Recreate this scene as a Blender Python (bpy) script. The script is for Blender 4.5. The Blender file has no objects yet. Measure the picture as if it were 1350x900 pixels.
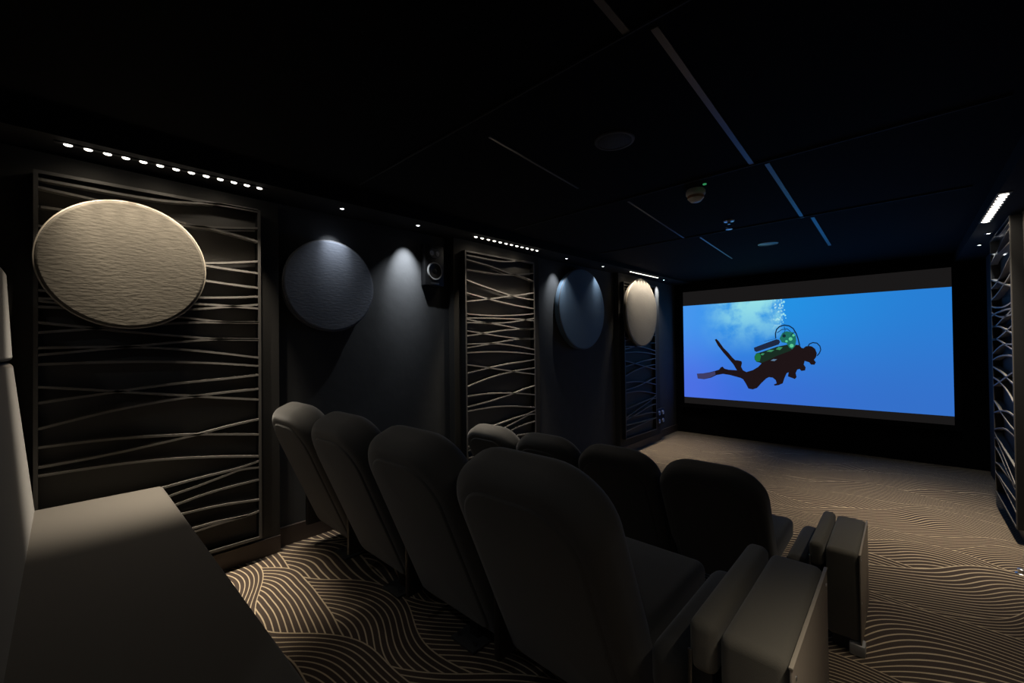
import bpy, bmesh, math, random
from mathutils import Vector, Matrix
from mathutils.geometry import tessellate_polygon
random.seed(4)
C = bpy.context.scene.collection
A = 3.0                     # metres from the camera to the left wall; all layout numbers are multiples of it
EYE = 1.59                  # eye height over the lower floor
FPX = 553.0
YAW = math.atan(517 / 553)
PITCH, ROLL = math.radians(.6), math.radians(.65)

# ---------------------------------------------------------------- camera
fw = Vector((-math.sin(YAW) * math.cos(PITCH), math.cos(YAW) * math.cos(PITCH), math.sin(PITCH)))
rt = Vector((math.cos(YAW), math.sin(YAW), 0))
up = rt.cross(fw)
rt2 = rt * math.cos(ROLL) - up * math.sin(ROLL)
up2 = rt * math.sin(ROLL) + up * math.cos(ROLL)
cam = bpy.data.cameras.new('camera'); co = bpy.data.objects.new('camera', cam); C.objects.link(co)
M3 = Matrix((rt2, up2, -fw)).transposed()
co.matrix_world = Matrix.Translation((0, 0, EYE)) @ M3.to_4x4()
cam.sensor_width = 36; cam.lens = FPX / 1350 * 36; cam.clip_start = .02
bpy.context.scene.camera = co

def ray(px, py): return fw + rt2 * ((px - 675) / FPX) + up2 * ((450 - py) / FPX)
def W(x, y, z): return Vector((x * A, y * A, EYE + z * A))
def PX(px, py, x):
    d = ray(px, py); t = x / d.x; return d * t          # result in layout units, z relative to the eye
def PY(px, py, y):
    d = ray(px, py); return d * (y / d.y)
def PZ(px, py, z):
    d = ray(px, py); return d * (z / d.z)

# ---------------------------------------------------------------- materials
def mat(name, col, rough=.6, metal=0., bump=None, sheen=0., spec=.5, var=0., vscale=8.):
    m = bpy.data.materials.new(name); m.use_nodes = True
    nt = m.node_tree; b = nt.nodes['Principled BSDF']
    b.inputs['Base Color'].default_value = (*col, 1); b.inputs['Roughness'].default_value = rough
    b.inputs['Metallic'].default_value = metal; b.inputs['Specular IOR Level'].default_value = spec
    if sheen: b.inputs['Sheen Weight'].default_value = sheen; b.inputs['Sheen Roughness'].default_value = .5
    tc = nt.nodes.new('ShaderNodeTexCoord')
    if var:
        n = nt.nodes.new('ShaderNodeTexNoise'); n.inputs['Scale'].default_value = vscale; n.inputs['Detail'].default_value = 3
        nt.links.new(tc.outputs['Object'], n.inputs['Vector'])
        mr = nt.nodes.new('ShaderNodeMapRange'); mr.inputs[3].default_value = 1 - var; mr.inputs[4].default_value = 1 + var
        nt.links.new(n.outputs['Fac'], mr.inputs[0])
        mx = nt.nodes.new('ShaderNodeVectorMath'); mx.operation = 'SCALE'; mx.inputs[0].default_value = col
        nt.links.new(mr.outputs[0], mx.inputs['Scale']); nt.links.new(mx.outputs[0], b.inputs['Base Color'])
    if bump:
        sc, st, stretch = bump
        mp = nt.nodes.new('ShaderNodeMapping'); mp.inputs['Scale'].default_value = stretch
        n = nt.nodes.new('ShaderNodeTexNoise'); n.inputs['Scale'].default_value = sc; n.inputs['Detail'].default_value = 4
        bp = nt.nodes.new('ShaderNodeBump'); bp.inputs['Strength'].default_value = st; bp.inputs['Distance'].default_value = .01
        nt.links.new(tc.outputs['Object'], mp.inputs[0]); nt.links.new(mp.outputs[0], n.inputs['Vector'])
        nt.links.new(n.outputs['Fac'], bp.inputs['Height']); nt.links.new(bp.outputs[0], b.inputs['Normal'])
    return m
def emit(name, col, s):
    m = bpy.data.materials.new(name); m.use_nodes = True; nt = m.node_tree; nt.nodes.clear()
    e = nt.nodes.new('ShaderNodeEmission'); e.inputs[0].default_value = (*col, 1); e.inputs[1].default_value = s
    o = nt.nodes.new('ShaderNodeOutputMaterial'); nt.links.new(e.outputs[0], o.inputs[0]); return m

M = {}
M['wall'] = mat('charcoal_wall_paint', (.07, .072, .075), .9, bump=(14, .15, (1, 1, 1)), var=.12, spec=.12)
M['pilaster'] = mat('charcoal_panelling', (.05, .048, .045), .85, spec=.12)
M['front'] = mat('black_front_wall', (.004, .004, .0045), .95, spec=.1)
M['ceil'] = mat('black_ceiling', (.0042, .0042, .0048), .9, spec=.1)
M['soffit'] = mat('black_soffit', (.010, .010, .011), .9, spec=.2)
M['reveal'] = mat('grey_ceiling_reveal', (.11, .11, .115), .28, spec=1.)
M['seam'] = mat('dark_ceiling_seam', (.03, .03, .032), .6)
M['slat'] = mat('taupe_slat_paint', (.18, .17, .157), .55)
M['frame'] = mat('taupe_frame_paint', (.085, .08, .074), .6)
M['back'] = mat('taupe_backing_board', (.085, .082, .078), .8, spec=.2)
M['felt'] = mat('taupe_felt', (.112, .100, .081), .95, bump=(60, .12, (1, .45, 1.6)), sheen=.2, spec=.1, var=.12, vscale=5)
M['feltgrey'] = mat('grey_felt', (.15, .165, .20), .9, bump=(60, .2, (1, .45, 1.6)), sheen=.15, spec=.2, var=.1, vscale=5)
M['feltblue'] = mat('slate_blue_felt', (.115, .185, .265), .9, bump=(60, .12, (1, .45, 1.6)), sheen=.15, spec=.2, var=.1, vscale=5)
M['rim'] = mat('felt_rim', (.42, .37, .30), .7, spec=.3)
M['rimgrey'] = mat('grey_rim', (.13, .13, .14), .7, spec=.3)
M['seat'] = mat('charcoal_seat_fabric', (.058, .056, .053), .9, bump=(500, .12, (1, 1, 1)), sheen=.25, spec=.2)
M['bench'] = mat('brown_grey_bench_fabric', (.088, .080, .069), .9, bump=(500, .12, (1, 1, 1)), sheen=.2, spec=.2)
M['black'] = mat('black_plastic', (.012, .012, .013), .5)
M['metal'] = mat('dark_metal', (.35, .34, .33), .35, 1)
M['silver'] = mat('silver_paint', (.5, .5, .5), .35)
M['chrome'] = mat('chrome', (.7, .7, .7), .28, 1)
M['lam'] = mat('taupe_laminate', (.33, .28, .23), .45, var=.15, vscale=6)
M['skirt'] = mat('brown_skirting', (.06, .045, .04), .55)
M['white'] = mat('white_plastic', (.9, .84, .8), .35)
M['orange'] = mat('pale_orange_plastic', (.6, .3, .2), .5)
M['cone'] = mat('speaker_cone', (.01, .01, .01), .35)
M['rubber'] = mat('grey_plate', (.045, .045, .045), .6)
M['light_plate'] = mat('light_grey_plate', (.35, .35, .34), .5)
M['green_led'] = emit('green_led', (.1, .8, .3), .25)
M['diode'] = emit('warm_diode', (1, .93, .82), 6.)
M['lens'] = emit('cool_lens', (.95, .97, 1), 8.)
M['screen'] = mat('screen_fabric', (.5, .48, .46), .9, spec=.1)

# carpet: bundles of parallel tan lines, each bundle cut off by the next one
def carpet():
    m = bpy.data.materials.new('wave_pattern_carpet'); m.use_nodes = True; nt = m.node_tree; N = nt.nodes; L = nt.links
    b = N['Principled BSDF']; b.inputs['Roughness'].default_value = .95; b.inputs['Specular IOR Level'].default_value = .1
    def math_(op, a, c=None, d=None):
        n = N.new('ShaderNodeMath'); n.operation = op
        for i, v in enumerate((a, c, d)):
            if v is None: continue
            if isinstance(v, (int, float)): n.inputs[i].default_value = v
            else: L.new(v, n.inputs[i])
        return n.outputs[0]
    geo = N.new('ShaderNodeNewGeometry')
    rot = N.new('ShaderNodeMapping'); rot.inputs['Rotation'].default_value = (0, 0, math.radians(-16)); L.new(geo.outputs['Position'], rot.inputs[0])
    wn = N.new('ShaderNodeTexNoise'); wn.noise_dimensions = '2D'; wn.inputs['Scale'].default_value = 1.15; wn.inputs['Detail'].default_value = 0
    L.new(rot.outputs[0], wn.inputs['Vector'])
    sub = N.new('ShaderNodeVectorMath'); sub.operation = 'SUBTRACT'; L.new(wn.outputs['Color'], sub.inputs[0]); sub.inputs[1].default_value = (.5, .5, .5)
    sc = N.new('ShaderNodeVectorMath'); sc.operation = 'SCALE'; L.new(sub.outputs[0], sc.inputs[0]); sc.inputs['Scale'].default_value = .38
    ad = N.new('ShaderNodeVectorMath'); ad.operation = 'ADD'; L.new(rot.outputs[0], ad.inputs[0]); L.new(sc.outputs[0], ad.inputs[1])
    sp = N.new('ShaderNodeSeparateXYZ'); L.new(ad.outputs[0], sp.inputs[0]); x, y = sp.outputs[0], sp.outputs[1]
    H, AMP = .24, 1.0
    base = math_('FLOOR', math_('DIVIDE', y, H))
    dist = None
    K = list(range(-2, 4))
    # bundle k covers everything below its edge y = B_k(x); the lowest k whose edge is above the point wins
    for k in reversed(K):
        kk = math_('ADD', base, float(k))
        cb = N.new('ShaderNodeCombineXYZ'); L.new(math_('MULTIPLY', x, .95), cb.inputs[0]); L.new(math_('MULTIPLY', kk, 5.37), cb.inputs[1])
        nz = N.new('ShaderNodeTexNoise'); nz.noise_dimensions = '2D'; nz.inputs['Scale'].default_value = 1.; nz.inputs['Detail'].default_value = 0
        L.new(cb.outputs[0], nz.inputs['Vector'])
        edge = math_('ADD', math_('MULTIPLY', kk, H), math_('MULTIPLY', math_('SUBTRACT', nz.outputs['Fac'], .5), AMP))
        d = math_('SUBTRACT', edge, y)
        if dist is None: dist = d
        else:
            inside = math_('GREATER_THAN', d, 0.)
            mx = N.new('ShaderNodeMix'); mx.data_type = 'FLOAT'; L.new(inside, mx.inputs[0]); L.new(dist, mx.inputs[2]); L.new(d, mx.inputs[3]); dist = mx.outputs[0]
    f = math_('FRACT', math_('DIVIDE', dist, .036))
    tri = math_('ABSOLUTE', math_('SUBTRACT', f, .12))
    fine = N.new('ShaderNodeTexNoise'); fine.inputs['Scale'].default_value = 260; fine.inputs['Detail'].default_value = 2; L.new(geo.outputs['Position'], fine.inputs['Vector'])
    tri = math_('ADD', tri, math_('MULTIPLY', math_('SUBTRACT', fine.outputs['Fac'], .5), .08))
    mr = N.new('ShaderNodeMapRange'); L.new(tri, mr.inputs[0]); mr.inputs[1].default_value = .08; mr.inputs[2].default_value = .14; mr.inputs[3].default_value = 1; mr.inputs[4].default_value = 0
    cr = N.new('ShaderNodeMix'); cr.data_type = 'RGBA'; L.new(fine.outputs['Fac'], cr.inputs[0]); cr.inputs[6].default_value = (.035, .026, .022, 1); cr.inputs[7].default_value = (.10, .076, .062, 1)
    mx = N.new('ShaderNodeMix'); mx.data_type = 'RGBA'; L.new(mr.outputs[0], mx.inputs[0]); L.new(cr.outputs[2], mx.inputs[6]); mx.inputs[7].default_value = (.52, .42, .29, 1)
    L.new(mx.outputs[2], b.inputs['Base Color'])
    bp = N.new('ShaderNodeBump'); bp.inputs['Strength'].default_value = .5; bp.inputs['Distance'].default_value = .004
    L.new(fine.outputs['Fac'], bp.inputs['Height']); L.new(bp.outputs[0], b.inputs['Normal'])
    return m
M['carpet'] = carpet()

# ---------------------------------------------------------------- mesh helpers (metres)
class MB:
    def __init__(s): s.bm = bmesh.new()
    def box(s, lo, hi, bev=0., seg=2):
        r = bmesh.ops.create_cube(s.bm, size=1)
        vs = r['verts']; lo, hi = Vector(lo), Vector(hi)
        for v in vs: v.co = Vector([lo[i] + (v.co[i] + .5) * (hi[i] - lo[i]) for i in range(3)])
        if bev:
            es = list({e for v in vs for e in v.link_edges})
            bmesh.ops.bevel(s.bm, geom=es, offset=bev, segments=seg, affect='EDGES', profile=.5)
        return s
    def cyl(s, c, axis, r, h, seg=32, r2=None):
        """c = centre of the base, axis 'x','y','z' or vector"""
        ax = {'x': Vector((1, 0, 0)), 'y': Vector((0, 1, 0)), 'z': Vector((0, 0, 1))}.get(axis) if isinstance(axis, str) else Vector(axis).normalized()
        q = Vector((0, 0, 1)).rotation_difference(ax).to_matrix().to_4x4()
        mat_ = Matrix.Translation(Vector(c) + ax * h / 2) @ q
        bmesh.ops.create_cone(s.bm, cap_ends=True, segments=seg, radius1=r, radius2=r if r2 is None else r2, depth=h, matrix=mat_)
        return s
    def lathe(s, c, axis, prof, seg=48):
        """prof = [(r, h)...] from the base outwards"""
        ax = Vector({'x': (1, 0, 0), '-x': (-1, 0, 0), 'y': (0, 1, 0), 'z': (0, 0, 1), '-z': (0, 0, -1)}[axis])
        q = Vector((0, 0, 1)).rotation_difference(ax).to_matrix()
        rings = []
        for r, h in prof:
            if r < 1e-6: rings.append([s.bm.verts.new(Vector(c) + q @ Vector((0, 0, h)))])
            else: rings.append([s.bm.verts.new(Vector(c) + q @ Vector((r * math.cos(t * 2 * math.pi / seg), r * math.sin(t * 2 * math.pi / seg), h))) for t in range(seg)])
        for a, b in zip(rings, rings[1:]):
            for i in range(seg):
                j = (i + 1) % seg
                if len(a) == 1 and len(b) == 1: continue
                if len(a) == 1: s.bm.faces.new((a[0], b[i], b[j]))
                elif len(b) == 1: s.bm.faces.new((a[i], b[0], a[j]))
                else: s.bm.faces.new((a[i], b[i], b[j], a[j]))
        return s
    def tube(s, pts, r, seg=8, closed=False):
        pts = [Vector(p) for p in pts]; rings = []; n = len(pts)
        for i, p in enumerate(pts):
            t = (pts[min(i + 1, n - 1)] - pts[max(i - 1, 0)]).normalized()
            u = t.cross(Vector((0, 0, 1)));  u = t.cross(Vector((1, 0, 0))) if u.length < .1 else u
            u.normalize(); w = t.cross(u)
            rings.append([s.bm.verts.new(p + (u * math.cos(k * 2 * math.pi / seg) + w * math.sin(k * 2 * math.pi / seg)) * r) for k in range(seg)])
        for a, b in zip(rings, rings[1:]):
            for i in range(seg): s.bm.faces.new((a[i], a[(i + 1) % seg], b[(i + 1) % seg], b[i]))
        s.bm.faces.new(rings[0]); s.bm.faces.new(rings[-1][::-1])
        return s
    def prism(s, loop, vec):
        """closed loop of points extruded by vec (thin solid)"""
        loop = [Vector(p) for p in loop]; vec = Vector(vec)
        a = [s.bm.verts.new(p) for p in loop]; b = [s.bm.verts.new(p + vec) for p in loop]; n = len(loop)
        for tri in tessellate_polygon([loop]):
            s.bm.faces.new([a[i] for i in tri]); s.bm.faces.new([b[i] for i in reversed(tri)])
        for i in range(n): s.bm.faces.new((a[i], a[(i + 1) % n], b[(i + 1) % n], b[i]))
        return s
    def bar(s, pts, half, depth):
        """ribbon solid: pts on the front plane, half = half-thickness vector, depth = vector to the back"""
        pts = [Vector(p) for p in pts]; half = Vector(half); depth = Vector(depth); rows = []
        for p in pts: rows.append([s.bm.verts.new(q) for q in (p - half, p + half, p + half + depth, p - half + depth)])
        for a, b in zip(rows, rows[1:]):
            for i in range(4): s.bm.faces.new((a[i], a[(i + 1) % 4], b[(i + 1) % 4], b[i]))
        s.bm.faces.new(rows[0]); s.bm.faces.new(rows[-1][::-1])
        return s
    def pillow(s, w, h, t, rt_, rb, edge, bulge=0., rim=.012, n=10, hseg=7):
        """upright cushion: x in [-w/2,w/2], z in [0,h], y in [0,t]; rounded outline, softly rounded edges"""
        def outline(d, off):
            pts = []
            hw = w / 2 - d; z0 = d; z1 = h - d
            for (cx, cz, r, a0) in ((hw, z1, rt_, 0), (-hw, z1, rt_, 90), (-hw, z0, rb, 180), (hw, z0, rb, 270)):
                r = max(r - d, .004); sx = 1 if cx > 0 else -1; sz = -1 if cz > h / 2 else 1
                ox, oz = cx - sx * r, cz + sz * r
                for k in range(n + 1):
                    a = math.radians(a0 + 90 * k / n)
                    pts.append((ox + r * math.cos(a), off, oz + r * math.sin(a)))
            return pts
        prof = []
        for k in range(hseg + 1):
            a = math.pi / 2 * k / hseg
            prof.append((edge * (1 - math.sin(a)), edge * (1 - math.cos(a)) ))
        e = min(edge, t / 2)
        rear = [(e * (1 - math.sin(a)), e * (1 - math.cos(a))) for a in [math.pi / 2 * k / hseg for k in range(hseg + 1)]]
        loops = [(d, y) for d, y in rear] + [(d, t - y) for d, y in reversed(rear)]
        inner = [(e + (min(w, h) * .5 - e) * f, -bulge * (1 - (1 - f) ** 2)) for f in (.85, .6, .35, .15)]
        loops = [(d, y) for d, y in inner] + loops + [(d, t - y) for d, y in reversed(inner)]
        rings = [[s.bm.verts.new(p) for p in outline(d, y)] for d, y in loops]
        for a, b in zip(rings, rings[1:]):
            m = len(a)
            for i in range(m): s.bm.faces.new((a[i], b[i], b[(i + 1) % m], a[(i + 1) % m]))
        s.bm.faces.new(rings[0]); s.bm.faces.new(rings[-1][::-1])
        return s
    def xf(s, m):
        bmesh.ops.transform(s.bm, matrix=m, verts=s.bm.verts); return s
    def build(s, name, m, parent=None, smooth=True, origin=None, angle=40):
        bm = s.bm
        bmesh.ops.remove_doubles(bm, verts=bm.verts, dist=1e-5)
        bmesh.ops.recalc_face_normals(bm, faces=bm.faces)
        if origin is not None: bmesh.ops.translate(bm, vec=-Vector(origin), verts=bm.verts)
        me = bpy.data.meshes.new(name); bm.to_mesh(me); bm.free()
        if smooth:
            me.polygons.foreach_set('use_smooth', [True] * len(me.polygons))
            try: me.set_sharp_from_angle(angle=math.radians(angle))
            except Exception: pass
        me.materials.append(m)
        o = bpy.data.objects.new(name, me); C.objects.link(o)
        if origin is not None and parent is None: o.location = origin
        if parent is not None: o.parent = parent
        return o
def thing(name, label, cat, loc=(0, 0, 0), group=None, rot=(0, 0, 0)):
    o = bpy.data.objects.new(name, None); C.objects.link(o); o.location = loc; o.rotation_euler = rot
    o['label'] = label; o['category'] = cat; o.empty_display_size = .1
    if group: o['group'] = group
    return o
def tag(o, label, cat, group=None):
    o['label'] = label; o['category'] = cat
    if group: o['group'] = group
    return o
def struct(o): o['kind'] = 'structure'; return o
def wbox(lo, hi): return tuple(W(*lo)), tuple(W(*hi))
def copy_tree(o, parent=None):
    c = o.copy(); C.objects.link(c); c.parent = parent
    for ch in list(o.children): copy_tree(ch, c)
    return c

# ---------------------------------------------------------------- room
XL, XS, XF = -1.0, -.975, -.955           # left wall, its pilasters, panel fronts
XR, XRS, XRF = .25, .222, .197           # right wall, pilasters, panel fronts
YF, YB = 2.5, -.35
ZC, ZS = .356, .322                        # ceiling, soffit
ZF, ZP = -.517, -.43                     # lower floor, seat platform
ZA, YA, YPF = -.36, .03, .60             # rear bench platform
def slab(name, lo, hi, m): return struct(MB().box(*wbox(lo, hi)).build(name, m, smooth=False))
slab('floor', (XL - .05, YB - .05, ZF - .05), (XR + .05, YF + .05, ZF), M['carpet'])
slab('floor_platform', (XL, YA, ZF), (XR, YPF, ZP), M['carpet'])
slab('floor_rear_platform', (XL, YB, ZF), (XR, YA, ZA), M['carpet'])
slab('ceiling', (XL - .05, YB - .05, ZC), (XR + .05, YF + .05, ZC + .05), M['ceil'])
slab('wall_left', (XL - .05, YB - .05, ZF), (XL, YF + .05, ZC), M['wall'])
slab('wall_right', (XR, YB - .05, ZF), (XR + .05, YF + .05, ZC), M['wall'])
slab('wall_back', (XL, YB - .05, ZF), (XR, YB, ZC), M['wall'])
slab('wall_front', (XL, YF, ZF), (XR, YF + .05, ZC), M['front'])
def zsof(y): return .3135 + .0143 * y
struct(MB().prism([W(-.895, YB, zsof(YB)), W(-.895, YF, zsof(YF)), W(-.895, YF, ZC), W(-.895, YB, ZC)], W(XL, 0, 0) - W(-.895, 0, 0)).build('trim_1', M['soffit'], smooth=False))   # soffit over the left wall
slab('trim_2', (.155, YB, ZS), (XR, YF, ZC), M['soffit'])
def ratio_y(px, py, x): return PX(px, py, x).y
# pilasters that carry the slatted panels
p1r = ratio_y(368, 480, XS); p2l = ratio_y(599, 450, XS); p2r = ratio_y(711, 450, XS); p3l = ratio_y(816, 450, XS); p3r = ratio_y(869, 450, XS)
pil = [(YB, p1r, ZP), (p2l, p2r, ZF), (p3l, p3r, ZF)]
for i, (a, b, z) in enumerate(pil):
    slab('wall_left_pilaster', (XL, a, ZF), (XS, b, zsof(a) + .001), M['pilaster'])
    slab('baseboard_left', (XS, max(a, YA) if i == 0 else a, z), (XS + .004, b, z + .035), M['skirt'])
rp = [(-.1, .42), (.78, 1.12), (1.5, 2.0)]
for a, b in rp:
    slab('wall_right_pilaster', (XRS, a, ZF), (XR, b, ZS), M['pilaster'])
slab('wall_right_pilaster', (XRS + .014, 2.0, ZF), (XR, 2.44, ZS), M['wall'])
for a, b, z in ((p1r, YPF, ZP), (YPF, p2l, ZF), (p2r, p3l, ZF), (p3r, YF, ZF)):
    slab('baseboard_left', (XL, a, z), (XL + .007, b, z + .04), M['skirt'])
slab('baseboard_right', (XRS - .006, 1.0, ZF), (XRS, 2.0, ZF + .03), M['black'])

# ceiling reveals and seams
def reveal(name, a, b, w):
    p, q = PZ(*a, ZC), PZ(*b, ZC)
    p.z = q.z = ZC; d = (q - p).normalized(); n = Vector((-d.y, d.x, 0)) * w / 2
    loop = [W(*(v.xyz)) for v in (p - n, q - n, q + n, p + n)]
    struct(MB().prism(loop, (0, 0, -.004)).build(name, M['reveal'], smooth=False))
rv = [((740, -60), (828, 45)), ((862.5, 36), (992, 217)), ((1011, 215), (1058, 286.5)), ((1071, 286), (1094, 323)),
      ((645, 180), (762.5, 248)), ((828, 265), (902.5, 314)), ((923, 312.5), (965, 340.5))]
for k, (a, b) in enumerate(rv): reveal('trim_%d' % (k + 3), a, b, .0085 if k < 4 else .0045)
for k, y in enumerate((.44, .937, 1.425)):
    slab('trim_%d' % (k + 10), (-.86, y - .001, ZC - .003), (.12, y + .001, ZC), M['seam'])

# ---------------------------------------------------------------- slatted wall panels
P2 = dict(tl=(614.5, 329.6), tr=(706, 346.7), br=(706, 601), bl=(614.5, 632))
SA = lambda x, y: (580 + x / 6.427, 300 + y / 6.427)
SB = lambda x, y: (600 + x / 5.625, 430 + y / 5.625)
SC = lambda x, y: (x / 2.647, 440 + y / 2.647)
sa = [[(228, 232), (330, 252), (450, 275), (560, 287), (690, 282), (805, 300)],
      [(228, 270), (330, 298), (440, 330), (600, 390), (650, 400), (740, 430), (805, 455)],
      [(228, 355), (350, 372), (480, 392), (600, 398), (700, 395), (805, 388)],
      [(228, 440), (330, 482), (440, 520), (600, 572), (700, 595), (805, 612)],
      [(228, 625), (330, 612), (420, 602), (500, 593), (600, 577), (700, 568), (805, 553)],
      [(228, 550), (320, 578), (400, 600), (500, 625), (600, 648), (700, 668), (805, 685)],
      [(228, 728), (350, 740), (500, 745), (600, 742), (700, 738), (805, 728)],
      [(228, 765), (400, 765), (560, 770), (680, 775), (805, 788)],
      [(228, 802), (350, 805), (480, 808), (600, 800), (700, 785), (805, 768)],
      [(228, 775), (350, 800), (480, 818), (600, 840), (700, 857), (805, 858)]]
sb = [[(85, 32), (200, 52), (300, 68), (450, 88), (500, 93), (595, 94)],
      [(85, 72), (170, 58), (300, 38), (430, 23), (595, 18)],
      [(85, 160), (200, 140), (300, 122), (400, 105), (490, 93), (595, 92)],
      [(85, 132), (200, 128), (300, 128), (400, 137), (500, 153), (595, 172)],
      [(85, 197), (200, 190), (300, 188), (400, 190), (500, 197), (595, 208)],
      [(85, 348), (170, 328), (300, 298), (400, 278), (500, 263), (595, 247)],
      [(85, 450), (200, 402), (300, 368), (400, 342), (500, 322), (595, 308)],
      [(85, 285), (200, 300), (300, 315), (430, 333), (500, 343), (595, 355)],
      [(85, 522), (200, 505), (300, 497), (440, 495), (520, 500), (595, 507)],
      [(85, 600), (200, 572), (300, 543), (400, 510), (450, 493), (520, 465), (595, 440)],
      [(85, 633), (200, 612), (300, 598), (400, 592), (500, 594), (595, 602)]]
sc = [[(578, 535), (700, 502), (830, 470), (908, 443)],
      [(592, 566), (700, 528), (800, 490), (850, 472), (908, 465)],
      [(605, 600), (700, 565), (800, 535), (908, 508)],
      [(617, 633), (700, 613), (800, 593), (908, 578)],
      [(650, 685), (760, 655), (870, 632), (908, 617)],
      [(650, 700), (720, 677), (790, 655), (870, 633)]]
P1 = dict(tl=(45, 222.5), tr=(345.5, 278), br=(343.5, 710), bl=(42, 799.7))
P3 = dict(tl=(824, 371.3), tr=(865, 378), br=(864.6, 566.5), bl=(824, 580))
def quad(P, x): return {k: PX(*v, x) for k, v in P.items()}
def uv_of(Q, p):
    yl = (Q['tl'].y + Q['bl'].y) / 2; yr = (Q['tr'].y + Q['br'].y) / 2
    u = (p.y - yl) / (yr - yl)
    zt = Q['tl'].z + (Q['tr'].z - Q['tl'].z) * u; zb = Q['bl'].z + (Q['br'].z - Q['bl'].z) * u
    return u, (zt - p.z) / (zt - zb)
Q2 = quad(P2, XF); Q1 = quad(P1, XF)
SL = [[uv_of(Q2, PX(*SA(*p), XF)) for p in s] for s in sa] + [[uv_of(Q2, PX(*SB(*p), XF)) for p in s] for s in sb] + [[uv_of(Q1, PX(*SC(*p), XF)) for p in s] for s in sc]
SLATS = []
for s in SL:
    s = sorted(s)
    if s[0][0] > .02:
        (u0, v0), (u1, v1) = s[0], s[2]; sl = (v1 - v0) / (u1 - u0)
        s = [(0, v0 - sl * u0), (u0 * .5, v0 - sl * u0 * .5)] + s
    if s[-1][0] > .95: s[-1] = (1., s[-1][1])
    s[0] = (0., s[0][1])
    out = []                                     # smooth: Catmull-Rom
    P = [s[0]] + s + [s[-1]]
    for i in range(1, len(P) - 2):
        for t in (0, .34, .67):
            p0, p1, p2, p3 = P[i - 1:i + 3]
            f = lambda j: .5 * (2 * p1[j] + (p2[j] - p0[j]) * t + (2 * p0[j] - 5 * p1[j] + 4 * p2[j] - p3[j]) * t * t + (3 * p1[j] - p0[j] - 3 * p2[j] + p3[j]) * t ** 3)
            out.append((f(0), f(1)))
    out.append(s[-1]); SLATS.append(out)

def slat_panel(Q, xf, xw, label, side=1):
    """Q: corners in layout units; xf front plane, xw wall plane; side=1 left wall, -1 right wall"""
    y0, y1 = (Q['tl'].y + Q['bl'].y) / 2, (Q['tr'].y + Q['br'].y) / 2
    tl, tr, bl, br = Q['tl'].z, Q['tr'].z, Q['bl'].z, Q['br'].z
    def pt(u, v, x):
        zt = tl + (tr - tl) * u; zb = bl + (br - bl) * u
        return W(x, y0 + (y1 - y0) * u, zt + (zb - zt) * v)
    root = thing('slatted_wall_panel', label, 'wall panel', W((xf + xw) / 2, (y0 + y1) / 2, (bl + br) / 2), 'wavy slatted wall panels')
    og = root.location.copy()
    dx = (xw - xf) * A
    fw_ = .005
    mb = MB(); mc = MB(); wv = fw_ / abs(tl - bl); wu = fw_ / abs(y1 - y0)
    for (ua, va, ub, vb) in ((0, 0, 1, wv), (0, 1 - wv, 1, 1), (0, wv, wu, 1 - wv), (1 - wu, wv, 1, 1 - wv)):
        mb.prism([pt(ua, va, xf), pt(ub, va, xf), pt(ub, vb, xf), pt(ua, vb, xf)], (dx * .1, 0, 0))
        mc.prism([pt(ua, va, xf + (xw - xf) * .1), pt(ub, va, xf + (xw - xf) * .1), pt(ub, vb, xf + (xw - xf) * .1), pt(ua, vb, xf + (xw - xf) * .1)], (dx * .9, 0, 0))
    mb.build('frame', M['frame'], root, smooth=False, origin=og)
    mc.build('case', M['black'], root, smooth=False, origin=og)  # black colour stands in for the shade on the unlit frame sides
    mb = MB()
    xb = xw - side * .004 if False else xw + (xf - xw) * .12
    mb.prism([pt(wu, wv, xb), pt(1 - wu, wv, xb), pt(1 - wu, 1 - wv, xb), pt(wu, 1 - wv, xb)], ((xw - xb) * A * .98, 0, 0))
    mb.build('backing_board', M['back'], root, smooth=False, origin=og)
    mb = MB()
    for s in SLATS:
        pts = [pt(wu * .9 + (1 - 1.8 * wu) * u, v, xf) for u, v in s]
        mb.bar(pts, (0, 0, .0058), ((xb - xf) * A * .8, 0, 0))
    mb.build('slats', M['slat'], root, smooth=False, origin=og)
    return root, pt
slat_panel(Q1, XF, XS, 'near wavy slatted panel on left wall, behind the brightly lit large beige disc')
slat_panel(Q2, XF, XS, 'wavy slatted panel without a disc, between wall speaker and dark blue disc')
Q3 = quad(P3, XF)
slat_panel(Q3, XF, XS, 'far wavy slatted panel on left wall, next to the projection screen')
yn, yf = PX(1335.5, 500, .2).y, PX(1309, 500, .2).y
QR = dict(tl=Vector((0, yn, .318)), tr=Vector((0, yf, .311)), bl=Vector((0, yn, -.478)), br=Vector((0, yf, -.47)))
slat_panel(QR, XRF + .003, XRS, 'wavy slatted panel on right wall, at the right edge of the view', -1)

# ---------------------------------------------------------------- round felt panels
def disc(cpx, xw, xf, ry, rz, m, mr, label):
    """cpx: centre pixel; face plane xf, wall behind xw"""
    c = PX(*cpx, xf); R = (ry + rz) / 2 * A
    root = thing('round_wall_panel', label, 'acoustic panel', W(xw, c.y, c.z), 'round felt wall panels')
    og = root.location.copy()
    th = (xf - xw) * A; gap = .2 * th
    b = MB().lathe((0, 0, 0), 'x', [(0, gap), (R - .012, gap), (R - .004, gap + .002), (R, gap + .008), (R, th - .010), (R - .003, th - .003), (R - .010, th), (R - .014, th), (R - .018, th), (R * .5, th), (0, th)], 96)
    b.build('felt_pad', m, root)
    t = MB().lathe((0, 0, 0), 'x', [(R - .001, th - .014), (R + .004, th - .013), (R + .005, th - .009), (R + .004, th - .005), (R - .001, th - .004)], 96)
    t.build('piping', mr, root)
    s = MB().cyl((0, 0, 0), 'x', R * .55, gap * 1.02, 48); s.build('spacer', M['black'], root)
    return root
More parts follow.
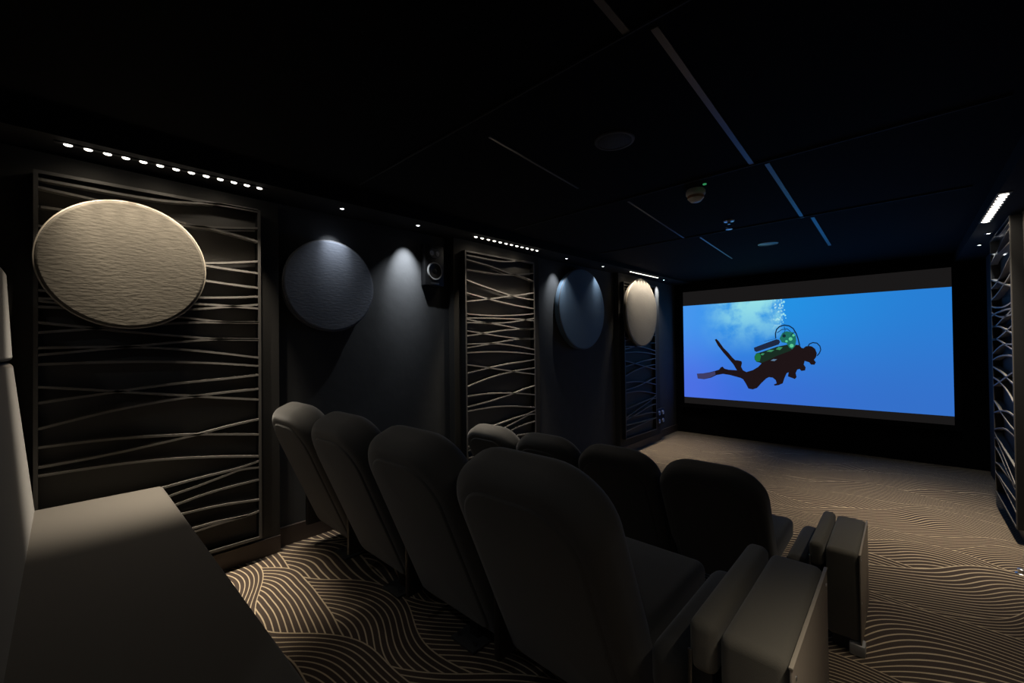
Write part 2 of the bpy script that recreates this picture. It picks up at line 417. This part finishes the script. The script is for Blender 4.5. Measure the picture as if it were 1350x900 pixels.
def rad(pl, pr, cy, xf): return abs(PX(pr, cy, xf).y - PX(pl, cy, xf).y) / 2
def radz(px, pt_, pb, xf): return abs(PX(px, pt_, xf).z - PX(px, pb, xf).z) / 2
def cen(pl, pr, t, b, xf):
    y = (PX(pl, 400, xf).y + PX(pr, 400, xf).y) / 2
    # pixel column of that y
    lo, hi = pl, pr
    for _ in range(40):
        mid = (lo + hi) / 2
        if PX(mid, 400, xf).y < y: lo = mid
        else: hi = mid
    return lo
for (pl, pr, t, b, xw, xf, m, mr, label) in (
    (47, 269, 264.5, 433.5, XF, -.9375, 'felt', 'rim', 'largest-looking beige felt disc on nearest slatted panel, under long row of LEDs'),
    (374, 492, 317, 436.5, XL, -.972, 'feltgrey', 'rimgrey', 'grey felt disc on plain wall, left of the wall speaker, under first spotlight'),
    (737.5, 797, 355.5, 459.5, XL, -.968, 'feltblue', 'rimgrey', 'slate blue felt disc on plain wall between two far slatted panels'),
    (826.5, 865.5, 367, 457.3, XF, -.931, 'felt', 'rim', 'small-looking beige disc on farthest slatted panel beside the screen')):
    cp = cen(pl, pr, t, b, xf)
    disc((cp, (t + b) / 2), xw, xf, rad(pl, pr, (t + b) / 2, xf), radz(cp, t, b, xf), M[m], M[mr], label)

# ---------------------------------------------------------------- lamps
def spot_light(loc, target, energy, col, size, blend, r=.008):
    l = bpy.data.lights.new('lamp', 'SPOT'); l.energy = energy; l.color = col; l.spot_size = math.radians(size); l.spot_blend = blend; l.shadow_soft_size = r
    o = bpy.data.objects.new('lamp', l); C.objects.link(o); o.location = loc
    o.rotation_euler = (Vector(target) - Vector(loc)).to_track_quat('-Z', 'Y').to_euler(); return o
WARM = (1, .87, .69); COOL = (.88, .94, 1)
def led_strip(p, q, n, energy, label, side=1, nl=10, w=.012, tilt=.0, beam=46, fwd=0., wall=.006, dw=1.):
    """p, q: layout points of the ends on the soffit"""
    p, q = Vector(p), Vector(q); mid = (p + q) / 2
    root = thing('led_light_bar', label, 'light', W(*mid), 'LED light bars over the slatted panels'); og = root.location.copy()
    a, b = W(*p) + Vector((0, 0, .001)), W(*q) + Vector((0, 0, .001)); d = (b - a).normalized(); nrm = Vector((d.y, -d.x, 0)) * w
    ex = d * .012
    loop = [a - ex - nrm, b + ex - nrm, b + ex + nrm, a - ex + nrm]
    MB().prism(loop, (0, 0, -.006)).build('housing', M['black'], root, smooth=False, origin=og)
    proto = None
    for k in range(n):
        c = a + (b - a) * ((k + .5) / n)
        if proto is None:
            proto = MB().lathe((0, 0, 0), '-z', [(0, 0), (.009, 0), (.009, .003), (.006, .006), (0, .007)], 12).build('diode', M['diode'], root)
            o = proto
        else:
            o = proto.copy(); C.objects.link(o); o.parent = root
        o.scale = (dw, max(1, .45 * (b - a).length / n / .018), 1)
        o.location = c - og + Vector((0, 0, -.0065))
    for k in range(nl):
        c = a + (b - a) * ((k + .5) / nl) + Vector((0, 0, -.022))
        spot_light(c, c + Vector((-side * tilt, fwd, -1)), energy / nl, WARM, beam, 1, .01)       # main beam
        if k % 3 == 1: spot_light(c, c + Vector((-side * .3, 0, -1)), energy * wall / 3, WARM, 150, 1, .01)    # spill on the wall
        if k % 3 == 1: spot_light(c, c + Vector((side * .75, 0, -1)), energy * .026 / 3, (1, .9, .8), 85, 1, .01)   # spill into the room
    return root
def strip_px(a, b):
    p, q = PX(*a, -.92), PX(*b, -.92)
    p.z, q.z = zsof(p.y), zsof(q.y); return p, q
E1 = 400
p, q = strip_px((76, 189.5), (350, 250)); led_strip(p, q, 13, E1, 'long LED bar of thirteen bright dots over nearest slatted panel')
p, q = strip_px((623, 312.5), (711, 331)); led_strip(p, q, 12, E1, 'LED bar over middle slatted panel, right of the wall speaker')
p, q = strip_px((830, 358.5), (868, 366.5)); led_strip(p, q, 12, E1 * .6, 'short-looking LED bar over far beige disc and slatted panel', beam=60, tilt=-.04, fwd=.08)
led_strip((.165, 1.40, ZS), (.165, 1.71, ZS), 12, E1 * .72, 'LED bar on right wall seen as white slanted strip', -1, w=.034, tilt=-.22, beam=70, fwd=.14, wall=.03, dw=2.6)
led_strip((.165, .80, ZS), (.165, 1.10, ZS), 12, E1 * .13, 'added unseen LED bar on right wall nearer the front row aisle', -1, tilt=-.16)  # guessed lamp added out of view, lights the front row console
led_strip((.165, .05, ZS), (.165, .36, ZS), 12, E1 * .40, 'added unseen LED bar on right wall beside the camera aisle', -1, tilt=-.16)  # guessed lamp added out of view, lights the rear row console

def spotlamp(pos, label, energy=9, side=1, tilt=.60, size=53):
    pos = Vector(pos); w = W(*pos)
    root = thing('ceiling_spotlight', label, 'light', w, 'small wall-washing spotlights')
    MB().lathe((0, 0, 0), '-z', [(.0, 0), (.024, 0), (.026, .004), (.018, .008), (.015, .004)], 24).build('trim_ring', M['black'], root)
    MB().lathe((0, 0, 0), '-z', [(0, .001), (.012, .001), (.012, .006), (0, .009)], 16).build('lens', M['lens'], root)
    spot_light(w + Vector((0, 0, -.02)), w + Vector((-side * tilt, 0, -1)), energy, COOL, size, 1., .006)
    spot_light(w + Vector((0, 0, -.02)), w + Vector((-side * .1, 0, -1)), energy * .5, COOL, 90, 1., .006)
    return root
for (px, py, lab, en) in ((451, 277.5, 'first small spotlight over the grey disc', 9), (551, 300, 'small spotlight left of and above the wall speaker', 40),
                          (747, 343, 'small spotlight at upper left of the slate blue disc', 15), (795, 352, 'small spotlight at upper right of the slate blue disc', 5),
                          (875, 369, 'small spotlight in the front corner next to the far slatted panel', 36)):
    v = PX(px, py, -.935); v.z = zsof(v.y); spotlamp(v, lab, en)
for (px, py, lab) in ((1303, 306.5, 'small spotlight on right soffit just under the slanted LED bar'), (1291, 322, 'farthest small spotlight on right soffit')):
    v = PZ(px, py, ZS); v.z = ZS - .001; spotlamp(v, lab, 36, -1)

# ---------------------------------------------------------------- wall speaker
c = PX(573, 350, -.98)
root = thing('wall_speaker', 'black two-way loudspeaker mounted on left wall beside middle slatted panel', 'speaker', W(XL, c.y, c.z))
yL, yR = PX(561, 350, -.98).y, PX(586, 350, -.98).y; zT, zB = PX(573, 324, -.98).z, PX(573, 377, -.98).z
hw, hh = (yR - yL) / 2 * A, (zT - zB) / 2 * A; dp = .02 * A
MB().box((0, -hw, -hh), (dp, hw, hh), .006).build('cabinet', M['black'], root)
wr = hw * .72; wz = -hh * .28
MB().lathe((dp, 0, wz), 'x', [(wr * .86, .0), (wr * .9, .010), (wr, .012), (wr * 1.06, .007), (wr * 1.08, 0)], 48).build('woofer_ring', M['silver'], root)
MB().lathe((dp, 0, wz), 'x', [(wr * .9, .008), (wr * .78, .006), (wr * .3, -.0), (wr * .28, .004), (0, .010)], 48).build('woofer_cone', M['cone'], root)
oct_ = [(dp, wr * .95 * math.cos(math.radians(a)), hh * .60 + wr * .62 * math.sin(math.radians(a))) for a in range(22, 382, 45)]
MB().prism(oct_, (.004, 0, 0)).build('tweeter_plate', mat('grey_plate_metal', (.12, .12, .12), .4, .6), root, smooth=False)
for s in (-1, 1):
    MB().lathe((dp + .004, s * wr * .42, hh * .60), 'x', [(wr * .3, 0), (wr * .3, .004), (wr * .2, .001), (0, .007)], 24).build('tweeter', M['silver'], root)
MB().box((dp, -wr * .6, -hh * .93), (dp + .004, wr * .6, -hh * .84), .001).build('badge_bar', M['metal'], root)

# wall connector plate low in the front corner
c = PX(872, 549, -.965); 
root = thing('connector_plate', 'black plate with four shiny connectors, low on left wall by front corner', 'wall socket', W(XL, c.y, c.z))
d_ = (-.968 - XL) * A
MB().box((0, -.14, -.13), (d_, .14, .13), .004).build('plate', M['black'], root)
for iy in (-.07, .07):
    for iz in (-.065, .065):
        MB().lathe((d_, iy, iz), 'x', [(.034, 0), (.034, .014), (.026, .018), (.014, .010), (.010, .022), (0, .022)], 20).build('connector', M['chrome'], root)

# ---------------------------------------------------------------- ceiling devices
v = PZ(810, 187.5, ZC - .003)
root = thing('ceiling_speaker', 'dark round flush ceiling speaker, the nearer and larger one', 'speaker', W(v.x, v.y, ZC), 'flush ceiling speakers')
r_ = .064 / 2 * A * 1.05
MB().lathe((0, 0, 0), '-z', [(r_ * .86, .002), (r_ * .88, .008), (r_, .007), (r_ * 1.02, 0)], 48).build('ring', mat('grey_ring', (.07, .07, .072), .5), root)
MB().lathe((0, 0, 0), '-z', [(0, .007), (r_ * .8, .006), (r_ * .87, .003)], 48).build('grille', mat('grille', (.035, .035, .034), .7, bump=(300, .5, (1, 1, 1))), root)
v = PZ(1012.5, 322, ZC - .003)
r2 = copy_tree(root); r2.location = W(v.x, v.y, ZC)
e1 = PZ(1001, 322, ZC); e2 = PZ(1024.5, 321.5, ZC); s_ = (e2 - e1).length * A / 2 / r_
r2.scale = (s_, s_, 1); r2['label'] = 'blue-lit round flush ceiling speaker, the one close to the screen'
for ch in r2.children:
    ch.data = ch.data.copy(); ch.data.materials[0] = M['reveal']
v = PZ(917, 250, ZC)
root = thing('smoke_detector', 'white round smoke detector hanging from the black ceiling', 'smoke detector', W(v.x, v.y, ZC))
r_ = (PZ(929.5, 251, ZC) - PZ(905, 252, ZC)).length * A / 2
MB().lathe((0, 0, 0), '-z', [(r_ * .9, 0), (r_, .012), (r_, .035), (r_ * .86, .045)], 40).build('base', M['white'], root)
MB().lathe((0, 0, 0), '-z', [(r_ * .86, .043), (r_ * .84, .062)], 40).build('sensing_ring', M['orange'], root)
MB().lathe((0, 0, 0), '-z', [(r_ * .84, .060), (r_ * .72, .07), (r_ * .55, .082), (0, .088)], 40).build('cap', M['white'], root)
v2 = PZ(929, 244.5, ZC - .004)
o = MB().lathe((0, 0, 0), '-z', [(0, 0), (.012, 0), (.012, .006), (0, .01)], 12).build('indicator_light', M['green_led']); o.location = W(v2.x, v2.y, ZC)
tag(o, 'tiny green indicator light on ceiling beside the smoke detector', 'indicator light')
v = PZ(961, 291, ZC)
root = thing('fire_sprinkler', 'small chrome sprinkler head on ceiling beyond the smoke detector', 'sprinkler', W(v.x, v.y, ZC))
MB().lathe((0, 0, 0), '-z', [(0, 0), (.045, 0), (.04, .008), (.014, .012), (.012, .03), (0, .03)], 24).build('escutcheon', M['chrome'], root)
MB().tube([(-.012, 0, -.028), (-.03, 0, -.045), (-.004, 0, -.07)], .004).tube([(.012, 0, -.028), (.03, 0, -.045), (.004, 0, -.07)], .004).build('yoke', M['chrome'], root)
MB().lathe((0, 0, 0), '-z', [(0, .068), (.026, .072), (.026, .075), (0, .078)], 16).build('deflector', M['chrome'], root)

# ---------------------------------------------------------------- projection screen and its picture
YS = YF - .02
def S(px, py, off=0.): return W(*PY(px, py, YS - off))
s_tl, s_tr, s_br, s_bl = (901.5, 385), (1255.7, 352.3), (1257, 560.5), (901.5, 530.5)
x0 = (PY(*s_tl, YS).x + PY(*s_bl, YS).x) / 2; x1 = (PY(*s_tr, YS).x + PY(*s_br, YS).x) / 2
z1 = (PY(*s_tl, YS).z + PY(*s_tr, YS).z) / 2; z0 = (PY(*s_bl, YS).z + PY(*s_br, YS).z) / 2
zi1 = (PY(901.5, 403.3, YS).z + PY(1255.7, 378, YS).z) / 2; zi0 = (PY(901.5, 522.3, YS).z + PY(1257, 549, YS).z) / 2
root = thing('projection_screen', 'wide projection screen showing a scuba diver in blue water', 'projection screen', W((x0 + x1) / 2, YS, z0)); og = root.location.copy()
MB().box(*wbox((x0, YS, z0), (x1, YS + .006, z1))).build('fabric', M['screen'], root, smooth=False, origin=og)
bz = .022
mb = MB()
for lo, hi in (((x0 - bz, z0 - bz), (x1 + bz, z0)), ((x0 - bz, z1), (x1 + bz, z1 + bz)), ((x0 - bz, z0), (x0, z1)), ((x1, z0), (x1 + bz, z1))):
    mb.box(*wbox((lo[0], YS - .004, lo[1]), (hi[0], YS + .012, hi[1])))
mb.build('border', M['front'], root, smooth=False, origin=og)
# letterbox bands: the projector's black level
MBl = emit('letterbox_black_level', (.010, .009, .009), 1.)
for a, b in ((z0, zi0), (zi1, z1)):
    MB().box(*wbox((x0, YS - .0006, a), (x1, YS, b))).build('letterbox_band', MBl, root, smooth=False, origin=og)
def picture_mat():
    m = bpy.data.materials.new('underwater_picture'); m.use_nodes = True; nt = m.node_tree; N = nt.nodes; L = nt.links; N.clear()
    out = N.new('ShaderNodeOutputMaterial'); e = N.new('ShaderNodeEmission'); L.new(e.outputs[0], out.inputs[0])
    tc = N.new('ShaderNodeTexCoord'); sp = N.new('ShaderNodeSeparateXYZ'); L.new(tc.outputs['Generated'], sp.inputs[0])
    u, v = sp.outputs[0], sp.outputs[2]
    def mixc(f, a, b):
        n = N.new('ShaderNodeMix'); n.data_type = 'RGBA'
        if isinstance(f, float): n.inputs[0].default_value = f
        else: L.new(f, n.inputs[0])
        for i, q in ((6, a), (7, b)):
            if isinstance(q, tuple): n.inputs[i].default_value = (*[((c / 255 + .055) / 1.055) ** 2.4 if c > 10 else c / 3300 for c in q], 1)
            else: L.new(q, n.inputs[i])
        return n.outputs[2]
    def rng(x, a, b, c=0., d=1.):
        n = N.new('ShaderNodeMapRange'); n.interpolation_type = 'SMOOTHSTEP'; L.new(x, n.inputs[0])
        for i, q in enumerate((a, b, c, d)): n.inputs[i + 1].default_value = q
        return n.outputs[0]
    def mul(a, b, op='MULTIPLY'):
        n = N.new('ShaderNodeMath'); n.operation = op; n.use_clamp = True
        for i, q in enumerate((a, b)):
            if isinstance(q, float): n.inputs[i].default_value = q
            else: L.new(q, n.inputs[i])
        return n.outputs[0]
    top = mixc(rng(u, .35, 1.), (36, 146, 228), (40, 126, 212))
    bot = mixc(rng(u, .0, .9), (62, 108, 222), (52, 112, 202))
    col = mixc(rng(v, 0., 1.), bot, top)
    left = mixc(rng(v, .1, .9), (76, 112, 228), (70, 150, 238))
    col = mixc(rng(u, .30, .0), col, left)
    nz = N.new('ShaderNodeTexNoise'); nz.inputs['Scale'].default_value = 2.6; nz.inputs['Detail'].default_value = 6; nz.inputs['Roughness'].default_value = .55
    L.new(tc.outputs['Object'], nz.inputs['Vector'])
    cloud = mul(mul(rng(u, .06, .28), rng(u, .462, .435)), rng(v, .42, 1.05))
    cloud = mul(cloud, rng(nz.outputs['Fac'], .33, .60))
    col = mixc(cloud, col, (150, 225, 232))
    nz2 = N.new('ShaderNodeTexNoise'); nz2.inputs['Scale'].default_value = 22; nz2.inputs['Detail'].default_value = 3; L.new(tc.outputs['Object'], nz2.inputs['Vector'])
    bub = mul(mul(mul(rng(u, .40, .435), rng(u, .464, .445)), rng(v, .62, .95)), rng(nz2.outputs['Fac'], .50, .64))
    col = mixc(bub, col, (190, 240, 240))
    L.new(col, e.inputs[0]); e.inputs[1].default_value = 1.
    return m
MB().box(*wbox((x0, YS - .0008, zi0), (x1, YS, zi1))).build('picture', picture_mat(), root, smooth=False, origin=og)
G = lambda x, y: (900 + x / 5.625, 380 + y / 5.625)
def flat(name, loop, col, lay):
    pts = [S(*G(*p), .0008 + .0004 * lay) for p in loop]
    s2l = lambda c: ((c / 255 + .055) / 1.055) ** 2.4 if c > 10 else c / 3300
    return MB().prism(pts, (0, .0003, 0)), emit('picture_' + name, tuple(s2l(c) for c in col), 1.)
def flatpart(name, loop, col, lay=1, par=root):
    mb, m = flat(name, loop, col, lay); return mb.build(name, m, par, smooth=False, origin=og)
diver = [(105, 632), (150, 630), (200, 622), (245, 610), (270, 602), (282, 585), (296, 580), (310, 595), (340, 603), (402, 607), (375, 562), (340, 520), (300, 474), (262, 425), (238, 380), (250, 374), (268, 392), (302, 440), (340, 478), (370, 514), (390, 532), (412, 534), (436, 540), (440, 552), (434, 580), (446, 606), (472, 620), (520, 606), (560, 582), (585, 556), (560, 545), (590, 520),
         (700, 470), (760, 440), (800, 440), (840, 418), (866, 420), (880, 440), (895, 444), (912, 430), (935, 426), (958, 430), (982, 448), (995, 480), (990, 508), (974, 530), (988, 548), (978, 566), (952, 565), (938, 548), (905, 538), (898, 565), (912, 585), (908, 608), (880, 612), (868, 598), (850, 602), (838, 628), (845, 658), (832, 672), (800, 660), (780, 652), (786, 622), (772, 628), (756, 662), (742, 704), (712, 717), (682, 721), (676, 712), (697, 704), (690, 680), (668, 662), (640, 658), (620, 668), (582, 704), (552, 738), (520, 749), (488, 743), (466, 702), (448, 674), (430, 664), (350, 642), (300, 634), (252, 642), (210, 662), (160, 673), (112, 668)]
dv = flatpart('diver_figure', diver, (30, 20, 22), 1)
flatpart('fin_blade', [(105, 632), (150, 631), (205, 623), (240, 614), (244, 640), (205, 660), (160, 671), (112, 667)], (62, 60, 100), 2)
flatpart('lower_air_tank', [(532, 505), (545, 482), (590, 470), (700, 432), (820, 408), (836, 430), (800, 462), (700, 500), (640, 530), (585, 552), (548, 545), (534, 528)], (24, 44, 34), 3)
flatpart('tank_end', [(534, 500), (546, 484), (570, 480), (580, 505), (572, 540), (548, 544), (535, 528)], (32, 110, 60), 4)
for k, (cx, cy, w_, h_) in enumerate(((650, 463, 30, 9), (716, 445, 26, 12), (592, 488, 16, 8), (676, 531, 24, 8))):
    flatpart('tank_marking', [(cx - w_, cy + h_ * .6), (cx - w_ * .2, cy - h_ * .9), (cx + w_, cy - h_ * .7), (cx + w_ * .2, cy + h_)], (60, 140, 95) if k < 3 else (90, 120, 150), 4)
flatpart('upper_air_tank', [(528, 440), (600, 412), (696, 377), (716, 382), (722, 398), (712, 416), (640, 440), (548, 471), (533, 464)], (30, 40, 66), 4)
flatpart('regulator_valve', [(718, 372), (740, 330), (770, 318), (815, 325), (838, 350), (842, 385), (835, 425), (812, 452), (790, 440), (770, 405), (735, 400)], (30, 110, 95), 4)
for k, (cx, cy, rr) in enumerate(((752, 352, 14), (800, 375, 15), (822, 348, 10), (808, 425, 16), (770, 392, 10))):
    flatpart('valve_knob', [(cx + rr * math.cos(a), cy + rr * .9 * math.sin(a)) for a in [i * math.pi / 4 for i in range(8)]], (90, 200, 150) if k != 0 else (20, 40, 50), 5)
def stroke(name, pts, w_, col, lay=5):
    n = len(pts); L_, R_ = [], []
    for i, p in enumerate(pts):
        a = pts[max(i - 1, 0)]; b = pts[min(i + 1, n - 1)]; dx, dy = b[0] - a[0], b[1] - a[1]; l = math.hypot(dx, dy) or 1
        L_.append((p[0] - dy / l * w_ / 2, p[1] + dx / l * w_ / 2)); R_.append((p[0] + dy / l * w_ / 2, p[1] - dx / l * w_ / 2))
    flatpart(name, L_ + R_[::-1], col, lay)
stroke('breathing_hose', [(690, 370), (688, 335), (696, 305), (718, 283), (752, 272), (790, 278), (820, 298), (842, 335), (856, 375), (868, 425)], 9, (16, 40, 70))
stroke('breathing_hose', [(928, 432), (940, 412), (965, 402), (996, 406), (1018, 428), (1024, 455), (1014, 480), (996, 500)], 8, (16, 40, 70))
stroke('thin_hose', [(700, 330), (735, 305), (775, 300), (800, 320)], 5, (16, 50, 80))
stroke('thin_hose', [(745, 350), (760, 310), (752, 280)], 4, (16, 50, 80))
stroke('thin_hose', [(800, 350), (825, 325), (838, 330)], 5, (16, 50, 80))
stroke('tank_strap', [(604, 394), (650, 382), (694, 372)], 3, (40, 90, 140))
for (bx, by, br_) in ((742, 128, 7), (748, 190, 9), (735, 196, 6), (760, 200, 7), (738, 235, 5), (722, 215, 6), (755, 160, 5), (730, 165, 5), (765, 220, 4), (745, 250, 4), (728, 262, 4), (750, 100, 9), (735, 108, 7), (690, 232, 4), (708, 252, 3)):
    flatpart('bubble', [(bx + br_ * math.cos(a), by + br_ * math.sin(a)) for a in [i * math.pi / 4 for i in range(8)]], (150, 222, 236), 2)

# ---------------------------------------------------------------- cinema seats
PITCH_X = .193; X_RIGHT = -.180
TAN = .428; LEAN = math.atan(TAN)
def seat_proto():
    root = thing('cinema_seat', 'x', 'seat', (0, 0, 0), 'charcoal cinema seats in two rows')
    w = PITCH_X * A
    # local frame: origin on the platform under the middle of the back's rear face at height .261*A (y=0)
    zb, zt = .045 * A, .308 * A
    Ls = (zt - zb) / math.cos(LEAN)
    y_at = lambda z: (.261 * A - z) * TAN
    R = Matrix.Translation((0, y_at(zb), zb)) @ Matrix.Rotation(LEAN, 4, 'X')
    b = MB().pillow(w - .012, Ls, .165, .19, .05, .06, bulge=.012); b.xf(R); b.build('backrest', M['seat'], root, angle=60)
    s = MB().pillow(w - .13, Ls - .12, .03, .15, .05, .014, bulge=.008); s.xf(Matrix.Translation((0, 0, 0)) @ R @ Matrix.Translation((0, -.008, .05))); s.build('back_panel', M['seat'], root, angle=60)
    yb = y_at(.13 * A)
    c = MB().box((-w / 2 + .075, yb + .03, .115 * A), (w / 2 - .01, yb + .60, .16 * A), .035, 5); c.build('seat_cushion', M['seat'], root, angle=60)
    MB().box((-w / 2 + .07, yb + .06, .09 * A), (w / 2 - .07, yb + .52, .118 * A), .02).build('seat_pan', M['black'], root)
    ya = y_at(.2 * A) + .12
    ar = MB().box((-w / 2 + .006, ya, .175 * A), (-w / 2 + .072, ya + .44, .205 * A), .028, 4); ar.build('armrest', M['seat'], root, angle=60)
    MB().box((-w / 2 + .012, yb + .02, .05 * A), (-w / 2 + .042, yb + .40, .178 * A), .01).build('side_support', M['black'], root)
    MB().box((-.03, .36, .01), (.03, .52, .095 * A), .005).build('pedestal', M['black'], root)
    MB().box((-.075, .29, 0), (.075, .45, .012), .003).build('foot_plate', M['rubber'], root)
    for sx in (-.05, .05): MB().cyl((sx, .32, .01), 'z', .008, .012, 12).build('bolt', M['metal'], root)
    return root
proto = seat_proto()
YB0 = .2925 - .1725 * 0 ; 
# rear face passes y=.2925 at z=-.1725 (that is .2615 above the platform)
rowB = ['rear-row cinema seat at the left wall, beige light on its top corner', 'rear-row cinema seat second from the left wall',
        'rear-row cinema seat third from left wall, left of the big nearest back', 'largest nearest cinema seat back, beside the rear-row end console']
rowC = ['front-row cinema seat at the left wall with lit rounded top', 'front-row cinema seat second from the left wall',
        'front-row cinema seat second from the aisle end', 'front-row cinema seat at the aisle end, black against the carpet']
for r, (labs, y, z) in enumerate(((rowB, .2925, ZP + .0005), (rowC, .2925 + .509, ZF - .008))):
    for i, lab in enumerate(labs):
        o = proto if (r == 0 and i == 0) else copy_tree(proto)
        o.location = W(X_RIGHT + .007 * r - PITCH_X * (3.5 - i), y, max(z, ZF) if r else z); o['label'] = lab
        o['group'] = 'rear row of cinema seats' if r == 0 else 'front row of cinema seats'
        if r: o.scale = (1, 1, .915)

def console(y0, y1, ztop, zfl, label):
    xa, xb_, xc, xd = -.131, -.108, -.105, -.058
    h = (ztop - zfl) * A; Ln = (y1 - y0) * A
    root = thing('armrest_console', label, 'armrest', W(xd, y0, zfl), 'padded end consoles of the seat rows')
    X = lambda x: (x - xd) * A
    MB().box((X(xc), 0, .06), (X(xd) - .006, Ln, h), .024, 5).build('wide_pad', M['bench2'], root, angle=60)
    MB().box((X(xa) + .006, .01, h - .12), (X(xb_), Ln + .03, h + .002), .024, 5).build('narrow_pad', M['bench2'], root, angle=60)
    MB().box((X(xa) + .01, .02, .03), (X(xb_) - .01, Ln - .04, h - .11), .006).build('side_support', M['black'], root)
    MB().box((X(-.167), .03, h - .26), (X(xa) - .002, Ln + .04, h - .115), .045, 5).build('seat_bolster', M['seat'], root, angle=60)
    MB().box((X(xa) + .006, .008, .06), (X(xa) + .016, .016, h - .07), .002).build('metal_edge', M['metal'], root)
    lo, hi = (X(xd) - .006, -.002, .035), (X(xd), Ln + .002, h - .006)
    MB().box(lo, hi, .004).build('side_panel', M['lam'], root)
    MB().box((X(xd) - .007, -.003, h - .008), (X(xd) + .0015, Ln + .003, h - .003), .001).build('edge_trim', M['rim'], root)
    mb = MB()
    for yy in (.03, Ln - .03):
        for zz in (h - .04, h * .5): mb.cyl((X(xd), yy, zz), 'x', .005, .002, 12)
    mb.build('screws', M['chrome'], root)
    MB().box((X(xc) + .02, .02, 0), (X(xd) - .03, Ln - .02, .07), .004).build('base', M['black'], root)
    MB().box((X(xd) - .05, -.01, 0), (X(xd) + .012, .06, .055), .006).build('foot_plate', M['light_plate'], root)
    return root
M['bench2'] = mat('console_fabric', (.14, .13, .108), .9, bump=(500, .12, (1, 1, 1)), sheen=.2, spec=.2)
console(.334, .505, -.217, ZP, 'padded console with taupe side, ending the rear seat row, nearest to view')
console(.895, 1.078, -.35, ZF, 'smaller-looking dark console ending the front seat row on the aisle')

# ---------------------------------------------------------------- rear bench
root = thing('padded_bench', 'long grey-brown padded bench with high back, lower left corner', 'bench', W(-.945, YB, ZA)); og = root.location.copy()
mb = MB().box(*wbox((-.945, -.045, -.30), (-.175, .1185, -.2345)), .022, 5); mb.build('seat_cushion', M['bench'], root, angle=60, origin=og)
def leanbox(z0_, z1_, y0_, y1_, th_, bev):
    m_ = MB().box(*wbox((-.945, 0, z0_), (-.175, th_, z1_)), bev, 5)
    for v in m_.bm.verts:
        f = (v.co.z - W(0, 0, z0_).z) / ((z1_ - z0_) * A); v.co.y += (y0_ + (y1_ - y0_) * f - th_) * A
    return m_
leanbox(-.255, -.016, -.027, -.050, .06, .02).build('backrest', M['bench'], root, angle=60, origin=og)
leanbox(-.014, .115, -.050, -.056, .055, .02).build('headrest', M['bench'], root, angle=60, origin=og)
MB().box(*wbox((-.93, -.10, ZA), (-.19, .028, -.30)), .01).build('base', M['black'], root, origin=og)

# small chrome door stop at the right edge
v = PZ(1347, 757, ZF)
o = MB().lathe((0, 0, 0), 'z', [(.03, 0), (.03, .006), (.018, .012), (.016, .03), (.02, .034), (.0, .044)], 24).build('door_stop', M['chrome'])
o.location = W(v.x, v.y, ZF); tag(o, 'small chrome stop on carpet at right wall edge', 'door stop')

# dim downlights added unseen behind the viewpoint, as fill for the seat backs
for x, y in ((-.55, -.2), (.02, -.22)):
    root = thing('added_fill_downlight', 'dim unseen downlight added as fill in ceiling at back of room', 'light', W(x, y, ZC), 'added fill downlights at the back')
    MB().lathe((0, 0, 0), '-z', [(.035, 0), (.05, 0), (.05, .004), (.036, .006)], 24).build('ring', M['black'], root)
    MB().lathe((0, 0, 0), '-z', [(0, .001), (.034, .001), (.034, .003), (0, .004)], 24).build('lens', M['lens'], root)
    spot_light(W(x, y, ZC) + Vector((0, 0, -.02)), W(x, y + .25, ZF), 4.5, COOL, 130, 1, .03)

# ---------------------------------------------------------------- world and view
w = bpy.data.worlds.new('dark'); bpy.context.scene.world = w; w.use_nodes = True
w.node_tree.nodes['Background'].inputs[0].default_value = (0, 0, 0, 1)
s = bpy.context.scene
s.view_settings.view_transform = 'Standard'; s.view_settings.look = 'None'
s.view_settings.exposure = 0; s.view_settings.gamma = 1; s.view_settings.use_curve_mapping = False
s.cycles.use_denoising = True; s.cycles.sample_clamp_indirect = 3; s.cycles.max_bounces = 8; s.cycles.diffuse_bounces = 2
